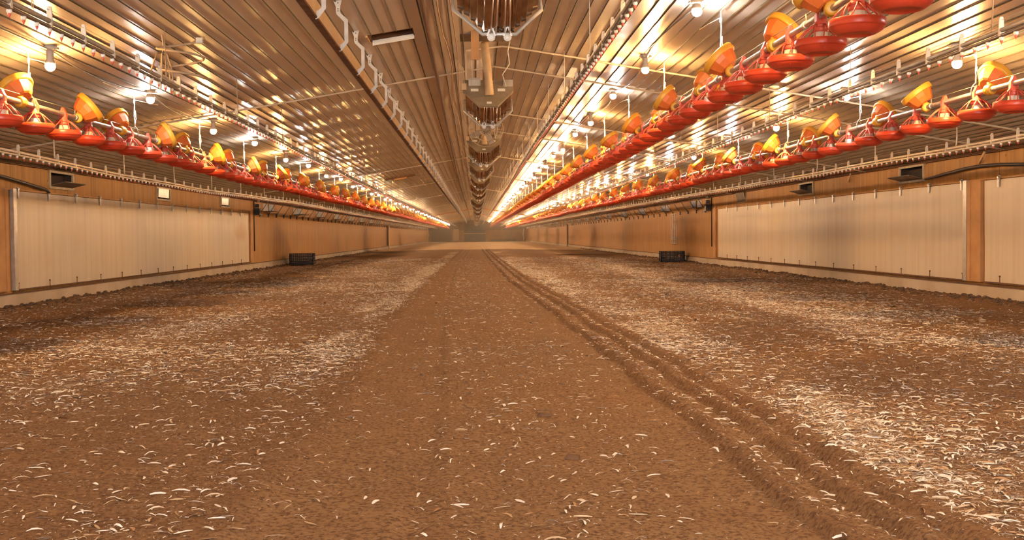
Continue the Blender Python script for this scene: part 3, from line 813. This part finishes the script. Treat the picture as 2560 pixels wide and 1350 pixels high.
# bundle of cut hoses hanging near the first drinker line, with its coil
t = thing('hose_bundle', (-2.93, 10.6, zc(-2.93)-.01), 'bundle of cut thin hoses dangling like a mop from the ceiling', 'hoses')
b = MB(); b.tube([(.17+.22*math.cos(a), .0+.10*math.sin(a), -.03-.012*k) for k, a in enumerate(np.linspace(0, 4*PI, 33)*1.0) for _ in (0,)], .012, 6)
b.build('coil', M['twine'], t)
b = MB(); b.tube([(0, 0, 0), (.01, .02, -.10), (-.01, .05, -.17)], .009, 6)
for k in range(9):
    w = 2*PI*k/9; R_ = .07+.09*random.random(); L_ = .25+.22*random.random()
    b.tube([(-.01, .05, -.16), (-.01+R_*.5*math.cos(w), .05+R_*.5*math.sin(w), -.17), (-.01+R_*math.cos(w), .05+R_*math.sin(w), -.17-L_*.45), (-.01+R_*1.15*math.cos(w), .05+R_*1.1*math.sin(w), -.17-L_)], .006, 5)
b.build('cut_hose', M['twine'], t)
b = MB(); b.box((.34, .05, -.05), (.06, .05, .05)); b.build('junction_box', M['greybox'], t)

# ------------------------------------------------------------------ ceiling vents
def ceil_vent(x0, x1, y0, y1, label, hole):
    t = thing('ceiling_vent', ((x0+x1)/2, (y0+y1)/2, zc((x0+x1)/2)), label, 'vent', 'slot vents in the ceiling')
    T = t.location; sl = 1/6.
    f = lambda x, y, dz: (x-T.x, y-T.y, zc(x)+dz-T.z)
    def quadbox(b, xa, xb, ya, yb, z0, z1, m=0):
        b.add([f(xa, ya, z0), f(xb, ya, z0), f(xb, yb, z0), f(xa, yb, z0), f(xa, ya, z1), f(xb, ya, z1), f(xb, yb, z1), f(xa, yb, z1)],
              [(0, 3, 2, 1), (4, 5, 6, 7), (0, 1, 5, 4), (1, 2, 6, 5), (2, 3, 7, 6), (3, 0, 4, 7)], m)
    b = MB(); w = .022
    for q in ((x0, x1, y0, y0+.01), (x0, x1, y1-.01, y1), (x0, x0+.01, y0, y1), (x1-.01, x1, y0, y1)):
        quadbox(b, *q, -.004, .34)
    quadbox(b, x0, x1, y0, y1, .33, .35)
    b.build('shaft', M['shaft'], t)
    b = MB(); quadbox(b, x0-w, x0, y0, y1, -.02, .0); b.build('frame', M['lumber_pale'], t)
    b = MB(); quadbox(b, x0+.02, x1-.005, y1-.012, y1, -.045, .012); b.build('flap', M['white'], t)
ceil_vent(-1.17, -.67, 12.38, 12.80, 'open slot vent in the ceiling beside the pale plank with a white flap', True)
def far_vent(x0, x1, y, label):
    t = thing('ceiling_vent', ((x0+x1)/2, y, zc((x0+x1)/2)), label, 'vent', 'slot vents in the ceiling'); T = t.location
    b = MB(); b.prism([(x0-T.x, zc(x0)-.005-T.z), (x1-T.x, zc(x1)-.005-T.z), (x1-T.x, zc(x1)-.045-T.z), (x0-T.x, zc(x0)-.045-T.z)], -.2, .2); b.build('frame', M['lumber_dark'], t)
    b = MB(); b.prism([(x0+.3-T.x, zc(x0+.3)-.045-T.z), (x1-.3-T.x, zc(x1-.3)-.045-T.z), (x1-.3-T.x, zc(x1-.3)-.10-T.z), (x0+.3-T.x, zc(x0+.3)-.10-T.z)], -.05, .25); b.build('flap', M['lumber'], t)
far_vent(-3.0, -2.0, 37.5, 'dark closed slot vent in the ceiling far down beside the drinker line')

# ------------------------------------------------------------------ radiant heaters along the ridge
def heater():
    al = math.radians(50)
    v = Vector((0, -math.cos(al), -math.sin(al)))      # down the cover
    n = Vector((0, math.sin(al), -math.cos(al)))       # from cover to mouth
    def P(a, c, d=0): return Vector((a, 0, 0)) + v*c + n*d
    hexo = [(-.315, -.20), (.315, -.20), (.315, .0), (.115, .27), (-.115, .27), (-.315, .0)]
    t = thing('radiant_heater', (.18, 13.9, Z(1.80)), 'x', 'heater', 'radiant heaters hung along the ridge')
    parts = []
    b = MB(); hp = [P(a, c, 0) for a, c in hexo]+[P(a*1.0, c*1.0, .03) for a, c in hexo]
    b.add(hp, [(0, 1, 2, 3, 4, 5), (11, 10, 9, 8, 7, 6)]+[(i, i+6, (i+1) % 6+6, (i+1) % 6) for i in range(6)])
    b.box(P(.25, -.1, -.012), (.12, .01, .12))
    parts.append(b.build('cover', M['hood'], t))
    b = MB()   # fluted reflector skirt
    lo = [(a*.88, c*.92) for a, c in hexo]; ring = []
    for i in range(6):
        a0, c0 = lo[i]; a1, c1 = lo[(i+1) % 6]; L = math.hypot(a1-a0, c1-c0); k = max(2, int(L/.035))
        for j in range(k):
            u = j/k; off = .97 if j % 2 else 1.03
            ring.append(((a0+(a1-a0)*u)*off, (c0+(c1-c0)*u)*off))
    m_ = len(ring)
    b.add([P(a, c, .03) for a, c in ring]+[P(a*.97, c*.97, .33) for a, c in ring], [(i, (i+1) % m_, (i+1) % m_+m_, i+m_) for i in range(m_)])
    parts.append(b.build('reflector_skirt', M['chrome'], t))
    b = MB(); b.add([P(a*.9, c*.9, .12) for a, c in lo], [(0, 1, 2, 3, 4, 5)]); parts.append(b.build('dark_backing', M['heater_dark'], t))  # dark backing sheet set in to give the heater a dark inside
    b = MB(); b.tube([P(a*.97, c*.97, .34) for a, c in hexo], .013, 8, closed=True); parts.append(b.build('rim', M['rim'], t))
    rods = []
    b = MB()
    for xx in (-.05, -.02, .03, .06):
        b.tube([P(xx, .268, .02), P(xx*1.1, .275, .20), P(xx*1.2, .262, .36)], .006, 6)
    parts.append(b.build('burner_tube', M['rod'], t))
    for xx in (-.055, .055):
        b = MB(); c = P(xx, .285, .345)
        b.lathe([(0, -.004), (.028, -.003), (.028, .003), (0, .004)], 10, c, axis='y')
        b.box(c+Vector((-.012, -.004, .05)), (.012, .006, .09), rot=Matrix.Rotation(.35, 3, 'Y')); b.box(c+Vector((.012, -.004, .05)), (.012, .006, .09), rot=Matrix.Rotation(-.35, 3, 'Y'))
        parts.append(b.build('bracket_clip', M['white'], t))
    for (a, c, w, h_) in ((-.17, -.015, .095, .05), (.165, -.015, .095, .05), (.01, .215, .06, .035)):
        b = MB(); q = [P(a-w/2, c-h_/2, -.002), P(a+w/2, c-h_/2, -.002), P(a+w/2, c+h_/2, -.002), P(a-w/2, c+h_/2, -.002)]
        b.add(q, [(3, 2, 1, 0)]); parts.append(b.build('sticker', M['paper'], t))
    b = MB(); b.box(P(-.17, -.125, -.03), (.15, .05, .10), rot=Matrix.Rotation(PI/2-al, 3, 'X')); parts.append(b.build('control_box', M['greybox'], t))
    b = MB(); b.box(P(-.30, -.04, -.03), (.06, .07, .08)); b.tube([P(-.30, -.1, -.03), (-.31, .02, .28), (-.40, .02, .40)], .008, 6); parts.append(b.build('gas_valve', M['duct'], t))
    # flexible intake duct from the ceiling
    b = MB(); top = Vector((-.04, .12, ZRIDGE-Z(1.80)-.06)); bot = P(.015, .10, -.01); pts = []; rs = []
    K = 46
    for i in range(K+1):
        u = i/K; p = top.lerp(bot, u) + Vector((0, -.10*math.sin(PI*u*.9), 0)); pts.append(p)
        w = .052 + (.006*(i % 2) if u > .72 else .001*(i % 2)); rs.append(w)
    b.tube(pts, rs, 14); b.lathe([(.07, 0), (.07, .02)], 16, top+Vector((0, 0, .03))); parts.append(b.build('intake_duct', M['duct'], t))
    b = MB(); H = zc(.3+.18)-Z(1.80)
    b.tube([(.22, -.02, .05), (.18, .0, .20), (.27, .04, .34), (.25, .06, .50), (.28, .06, H)], .008, 6)
    b.tube([(-.2, -.02, .08), (-.2, .02, .35), (-.2, .02, zc(.0)-Z(1.80))], .004, 5)
    parts.append(b.build('hanging_cord', M['plate'], t))
    KIDS[t.name] = parts
    return t
h0 = heater()
h0['label'] = 'hood heater with tan duct and white stickers, second from the near end'
HLAB = lambda k: 'dusty metal hood heater hung along the ridge, %s from the near end' % nth(k)
dup(h0, (.18, 7.45, Z(1.775)), 'dark reflector heater cut off by the picture top, first from the near end', (0, 0, .04))
for k in range(3, 26):
    y = 7.45+6.5*(k-1)
    if y > 168: break
    dup(h0, (.17+random.uniform(-.02, .02), y, Z(1.80+random.uniform(-.10, .12))), HLAB(k), (random.uniform(-.1, .1), random.uniform(-.05, .05), random.uniform(-.25, .25)))
# fan grille ring under the second heater
t = thing('circulation_fan', (.19, 18.1, Z(1.72)), 'round tan wire-guarded fan hanging behind the second heater', 'fan')
b = MB()
for r in (.10, .19, .28): b.tube([(r*math.cos(a), 0, r*math.sin(a)) for a in np.linspace(0, 2*PI, 29)[:-1]], .006, 5, closed=True)
for k in range(12):
    a = 2*PI*k/12; b.tube([(.05*math.cos(a), -.01, .05*math.sin(a)), (.28*math.cos(a), 0, .28*math.sin(a))], .004, 4)
b.build('guard', M['duct'], t)
b = MB(); b.lathe([(.0, -.05), (.06, -.04), (.07, .10), (0, .12)], 14, (0, .04, 0), axis='y')
b.build('motor', M['hood'], t)
for k in range(4):
    a = 2*PI*k/4+.4; b = MB()
    R_ = Matrix.Rotation(-a, 3, 'Y') @ Matrix.Rotation(.5, 3, 'X'); b.box(R_ @ Vector((.15, 0, 0))+Vector((0, .03, 0)), (.2, .004, .10), rot=R_); b.build('blade', M['galv'], t)
b = MB(); b.tube([(0, .06, .06), (0, .06, ZRIDGE-Z(1.72))], .012, 6); b.build('hanger_rod', M['wire'], t)
# board on the ridge above the second heater
t = thing('ridge_board', (.02, 13.2, zc(.02)), 'short tan board hanging from the ceiling ridge beside the heater duct', 'board')
b = MB(); b.box((0, 0, -.17), (.095, .03, .34)); b.build('board', M['lumber'], t)
b = MB(); b.box((0, .30, -.02), (.8, .5, .02)); b.build('recess_shade_plate', M['dark_pipe'], t)  # dark plate added in place of the shadowed hole in the ceiling

# ------------------------------------------------------------------ curtain panels on the side walls
def curtain(sd, y0, y1, label, edge_near=True):
    s = -1 if sd == 'left' else 1; x0 = XL if s < 0 else XR; x = x0-s*.03
    t = thing('wall_curtain', (x, y0, Z(-.79)), label, 'curtain', None); T = t.location
    R = lambda a, b_: tuple(a[i]-T[i] for i in range(3))
    def bx(b, p, q): b.box2(R(p, 0), R(q, 0))
    # sheet: gently wavy
    ny, nz = 120, 10; vs = []; fs = []
    for i in range(ny+1):
        for j in range(nz+1):
            y = y0+(y1-y0)*i/ny; z = Z(-.785)+1.55*j/nz
            wv = .006*math.sin(y*2*PI/1.28)+.004*math.sin(y*7.3+z*2)
            vs.append((x-s*(.006+wv)-T.x, y-T.y, z-T.z))
    for i in range(ny):
        for j in range(nz):
            a = i*(nz+1)+j; fs.append((a, a+1, a+nz+2, a+nz+1) if s < 0 else (a, a+nz+1, a+nz+2, a+1))
    b = MB(); b.add(vs, fs, 0, True); bx(b, (x0-s*.01, y0, Z(-.785)), (x0-s*.018, y1, Z(.765))); b.build('sheet', M['sheet_stained' if s < 0 else 'sheet'], t)
    b = MB(); bx(b, (x0, y0-.02, Z(-.806)), (x-s*.03, y1, Z(-.787))); b.build('bottom_rail', M['lumber_dark'], t)
    if edge_near:
        b = MB(); bx(b, (x0, y0-.10, Z(-.80)), (x-s*.035, y0+.03, Z(.80))); b.build('edge_channel', M['galv'], t)
    y = 18.94 - 1.285*(0 if y0 > 10 else 3)
    q0 = MB(); q0.box((0, 0, -.055), (.012, .062, .13)); q0.box((-s*.01, -.03, .02), (.03, .055, .035), rot=Matrix.Rotation(.5, 3, 'X')); q0.lathe([(.0, -.012), (.02, -.01), (.02, .01), (0, .012)], 8, (-s*.012, -.06, .045))
    sm = q0.mesh('hanger_strap', M['galv'])
    q1 = MB(); q1.tube([(0, 0, -.03), (0, 0, .10)], .007, 6); q1.box((0, 0, .10), (.02, .02, .02)); pm = q1.mesh('bottom_pin', M['lumber_dark'])
    yy = y0+.12; k = 0
    while yy < y1-.15:
        link('hanger_strap', sm, t, R((x-s*.02, yy, Z(.77)), 0)); link('bottom_pin', pm, t, R((x-s*.03, yy-.08, Z(-.79)), 0)); yy += 1.285; k += 1
    return t
curtain('left', 17.72, 35.75, 'long white stained curtain panel on the wall behind the lone feed line')
curtain('right', 17.55, 35.70, 'long white curtain panel on the wall behind the paired feed lines')
curtain('right', 6.0, 16.86, 'white curtain panel before the lumber post, cut off by the frame edge', False)

# ------------------------------------------------------------------ wall inlets
def inlet_parts(s, opening):
    """s: -1 for the wall at negative x. origin at the middle of the opening on the wall face"""
    out = []; hz = (IZ1-IZ0)/2; w = IHW
    b = MB(); fr = .055
    for (a0, a1, c0, c1) in ((-w-.0, w, hz-.02, hz+.03), (-w, w, -hz-.03, -hz+.012), (-w-fr, -w+.01, -hz-.03, hz+.03), (w-.01, w+fr, -hz-.03, hz+.03)):
        b.box2((0, a0, c0), (-s*.03, a1, c1))
    out.append(('frame', b.mesh('frame', M['inletframe'])))
    b = MB()
    b.box2((s*.15, -w, -hz), (s*.14, w, hz))
    for (a0, a1, c0, c1) in ((-w, w, hz-.006, hz), (-w, w, -hz, -hz+.006), (-w, -w+.006, -hz, hz), (w-.006, w, -hz, hz)): b.box2((s*.15, a0, c0), (0, a1, c1))
    out.append(('opening', b.mesh('opening', M['dark'])))
    b = MB(); L = .30
    R_ = Matrix.Rotation(-s*math.radians(opening), 3, 'Y')
    b.box(R_ @ Vector((0, 0, L/2-.02))+Vector((-s*.012, 0, -hz+.02)), (.012, 2*w-(.03 if opening > 10 else .20), L-(.03 if opening > 10 else .09)), rot=R_)
    out.append(('flap', b.mesh('flap', M['flap'] if opening > 10 else M['galv'])))
    return out
def inlet_box(s):
    """farther inlets: hooded box with pale side cheeks"""
    out = []; hz = (IZ1-IZ0)/2; w = IHW
    b = MB(); b.box2((s*.15, -w, -hz), (s*.14, w, hz)); out.append(('opening', b.mesh('opening', M['dark'])))
    for e in (-1, 1):
        b = MB(); b.prism([(0, -hz), (0, hz-.01), (-s*.15, hz-.02), (-s*.175, -hz)], e*w-.006, e*w+.006)
        out.append(('side_cheek', b.mesh('side_cheek', M['cheek'])))
    b = MB(); b.box2((0, -w-.01, -hz-.012), (-s*.36, w+.01, -hz+.004)); out.append(('flap', b.mesh('flap', M['flap'])))
    return out
for sd in ('left', 'right'):
    s = -1 if sd == 'left' else 1; x0 = XL if s < 0 else XR
    states = {0: 76, 1: 3, 2: 3} if s < 0 else {0: 76, 1: 74, 2: 14}
    far = inlet_box(s); cache = {}
    for k, y in enumerate(INY):
        st = {76: 'open', 74: 'open', 3: 'closed', 14: 'half closed'}.get(states.get(k), 'hooded')
        lab = '%s air inlet in the wall %s, %s from near end' % (st, WALLNAME[sd], nth(k+1))
        t = thing('air_inlet', (x0, y, (IZ0+IZ1)/2), lab, 'inlet', 'air inlets in the wall '+WALLNAME[sd])
        ps = far if k not in states else cache.setdefault(states[k], inlet_parts(s, states[k]))
        for nm, me in ps: link(nm, me, t)
    # slanting eave braces beyond the curtain panel
    b = MB(); b.box((-s*.02, 0, -.03), (.04, .075, .13)); fm = b.mesh('foot_bracket', M['black'])
    b = MB(); b.tube([(-s*.03, 0, .0), (-s*.30, 0, .40)], .011, 6); bm_ = b.mesh('strut', M['dark_pipe'])
    y = 37.72; k = 1
    while y < 120:
        t = thing('eave_brace', (x0, y, Z(.80)), 'dark slanting eave brace on the wall %s, %s along' % (WALLNAME[sd], nth(k)), 'brace', 'slanting braces on the wall '+WALLNAME[sd])
        link('foot_bracket', fm, t); link('strut', bm_, t); y += 1.56; k += 1
    # winch motor box and pulley at the curtain end
    t = thing('curtain_winch', (x0-s*.0, 37.0, Z(.75)), 'black curtain winch with a small wheel on the wall '+WALLNAME[sd], 'winch')
    b = MB(); b.box((-s*.10, 0, .10), (.16, .30, .22)); b.box((-s*.09, .05, .30), (.12, .18, .12)); b.build('motor', M['black'], t)
    b = MB(); b.lathe([(0, -.03), (.07, -.025), (.05, 0), (.07, .025), (0, .03)], 14, (-s*.12, -.15, .46), axis='y'); b.build('pulley', M['galv'], t)
    b = MB(); b.tube([(-s*.05, -.42, .45), (-s*.05, -.42, -1.2)], .02, 8); b.build('drive_pipe', M['hose'], t)
    b = MB(); b.box((-s*.12, .60, -.02), (.02, .5, .02)); b.build('crank_arm', M['hose'], t)
# ------------------------------------------------------------------ wall hoses, struts, rack, crates
b = MB(); x = XL+.05
b.tube([(x, 12.0, Z(1.12)), (x, 15.5, Z(1.06)), (x, 17.3, Z(.965)), (x, 18.2, Z(.90)), (x, 19.0, Z(.835)), (x+.01, 19.1, Z(.79))], .026, 8)
o = b.build('wall_hose', M['hose']); tag(o, 'black hose sloping down to the curtain panel behind the lone feed line', 'hose')
b = MB(); x = XR-.05
b.tube([(x, 19.1, Z(.90)), (x, 18.3, Z(.945)), (x, 17.6, Z(.985)), (x, 17.0, Z(1.0)), (x, 16.3, Z(.98)), (x, 15.5, Z(.93)), (x, 13, Z(.9))], [.018]+[.027]*6, 8)
o = b.build('wall_hose', M['hose']); tag(o, 'black hose draped over the lumber post behind the paired feed lines', 'hose')
for y, lab in ((16.85, 'pale slanting stick under the eave above the lumber post'), (22.9, 'pale slanting stick under the eave above the long curtain panel')):
    b = MB(); b.tube([(XR-.03, y+.22, Z(1.05)), (XR-.12, y-.15, Z(1.20))], .018, 6); o = b.build('eave_stick', M['lumber_pale']); tag(o, lab, 'stick')
t = thing('pipe_rack', (XR-.02, 43.6, Z(-.42)), 'tall rack of four thin white pipes standing against the plywood wall', 'rack')
for k in range(4):
    b = MB(); b.tube([(-.03, -.57+.38*k, 0), (-.03, -.57+.38*k, 1.20)], .018, 6); b.build('upright', M['white'], t)
for z in (.02, .2, .26, 1.18):
    b = MB(); b.tube([(-.035, -.6, z), (-.035, .6, z)], .012, 6); b.build('crossbar', M['white'], t)
def crate(x, y, w, d, h, label, tagcol):
    t = thing('plastic_crate', (x, y, .02), label, 'crate', 'black crates against the walls')
    b = MB(); th = .02
    b.box2((-w/2, -d/2, 0), (w/2, d/2, .03))
    for yy in (-d/2, d/2):
        for k in range(6): b.box2((-w/2, yy-th/2, .03+k*(h-.05)/6+.0), (w/2, yy+th/2, .03+k*(h-.05)/6+(h-.05)/6*.62))
        n = 7
        for k in range(n): b.box2((-w/2+k*w/(n-1)-.014, yy-th/2-.004, 0), (-w/2+k*w/(n-1)+.014, yy+th/2+.004, h))
    for xx in (-w/2, w/2):
        for k in range(6): b.box2((xx-th/2, -d/2, .03+k*(h-.05)/6), (xx+th/2, d/2, .03+k*(h-.05)/6+(h-.05)/6*.62))
        for k in range(5): b.box2((xx-th/2-.004, -d/2+k*d/4-.014, 0), (xx+th/2+.004, -d/2+k*d/4+.014, h))
    b.build('slatted_body', M['black'], t)
    b = MB()
    for k in range(8): b.box2((-w/2, -d/2+k*d/7-.02, h-.02), (w/2, -d/2+k*d/7+.02, h))
    b.build('lid', M['black'], t)
    if tagcol: b = MB(); b.box2((w*.24, -d/2-.02, h*.45), (w*.29, -d/2-.012, h*.62)); b.build('tag', M['orange'], t)
crate(-6.62, 42.6, .88, .5, .42, 'black slatted crate against the wall behind the lone feed line', False)
crate(7.28, 40.9, .84, .5, .40, 'black slatted crate with an orange tag below the white pipe rack', True)
# thin posts far down the walls
for x, y, zz0, w, mt, lab in ((XL+.06, 91.5, .30, .10, M['lumber_dark'], 'dark narrow board far down the wall behind the lone feed line'), (XL+.08, 92.6, .02, .12, M['lumber_pale'], 'pale narrow board far down the wall behind the lone feed line'),
                          (XR-.06, 94.0, .05, .12, M['lumber_dark'], 'dark narrow board far down the wall behind the paired feed lines')):
    b = MB(); b.box2((x-.04, y, zz0), (x+.04, y+w*5, Z(.85))); o = b.build('wall_board', mt); tag(o, lab, 'board')
# white brood curtain ropes near the far end
for s, lab in ((-1, 'white hose dropping from the eave and along the far floor, lone feed line side'), (1, 'white hose dropping from the eave and along the far floor, paired feed lines side')):
    x0 = XL+.3 if s < 0 else XR-.75
    b = MB(); b.tube([(x0-s*0, 163, Z(.9)), (x0-s*.05, 163, Z(.55)), (x0-s*.12, 163, Z(.1)), (x0-s*.02, 163, Z(-.5)), (x0-s*.06, 163, .14)], .06, 8)
    b.tube([(x0-s*.2, 163, .10), (x0-s*.5, 163, .07), (x0-s*1.6, 163.3, .07), (x0-s*2.6, 163.6, .07)], .05, 8)
    o = b.build('white_hose', M['white']); tag(o, lab, 'hose')
# wood scraps lying on the wheel track
for k, (x, y, a, w, lab) in enumerate(((.40, 6.55, .1, .09, 'small flat brown wood scrap lying on the litter near the wheel tracks'), (.46, 5.35, -.3, .075, 'small chunky brown bark scrap lying on the litter by the wheel tracks'))):
    h = float(litter_fields(np.array([x]), np.array([y]))[0][0]); b = MB(); R_ = Matrix.Rotation(a, 3, 'Z')
    b.prism([(-w/2, .0), (w/2, -.002), (w/2*.9, .016), (-w/2*.6, .022)], -.015, .02)
    o = b.build('wood_scrap', M['lumber_dark'], None, (x, y, h+.002)); o.rotation_euler = (0, 0, a); tag(o, lab, 'scrap')

# ------------------------------------------------------------------ dusty air
HAZE = .0034
if HAZE:
    m = bpy.data.materials.new('dusty_air'); m.use_nodes = True; nt = m.node_tree; nt.nodes.remove(nt.nodes['Principled BSDF'])
    v = nt.nodes.new('ShaderNodeVolumeScatter'); v.inputs['Density'].default_value = HAZE; v.inputs['Color'].default_value = (.95, .85, .72, 1); v.inputs['Anisotropy'].default_value = .35
    nt.links.new(v.outputs[0], nt.nodes['Material Output'].inputs['Volume'])
    b = MB(); b.prism([(XL+.06, .1), (XR-.06, .1), (XR-.06, ZEAVE-.02), (XM, ZRIDGE-.02), (XL+.06, ZEAVE-.02)], 46, YF-.2); o = b.build('dust_haze', m); tag(o, 'thin dusty haze hanging in the far part of the long house', 'haze', kind='stuff')
# ------------------------------------------------------------------ world and view
w = bpy.data.worlds.new('world'); SC.world = w; w.use_nodes = True
w.node_tree.nodes['Background'].inputs[0].default_value = (.86, .93, 1.0, 1); w.node_tree.nodes['Background'].inputs[1].default_value = 15.0
vs = SC.view_settings; vs.view_transform = 'Standard'; vs.look = 'None'; vs.gamma = 1; vs.use_curve_mapping = False; vs.exposure = 1.17
c = SC.cycles; c.max_bounces = 4; c.diffuse_bounces = 3; c.glossy_bounces = 2; c.volume_bounces = 0; c.use_adaptive_sampling = True; c.adaptive_threshold = .04; c.adaptive_min_samples = 12; c.transmission_bounces = 1; c.transparent_max_bounces = 2; c.caustics_reflective = False; c.caustics_refractive = False
c.sample_clamp_indirect = 3.0; c.use_denoising = True
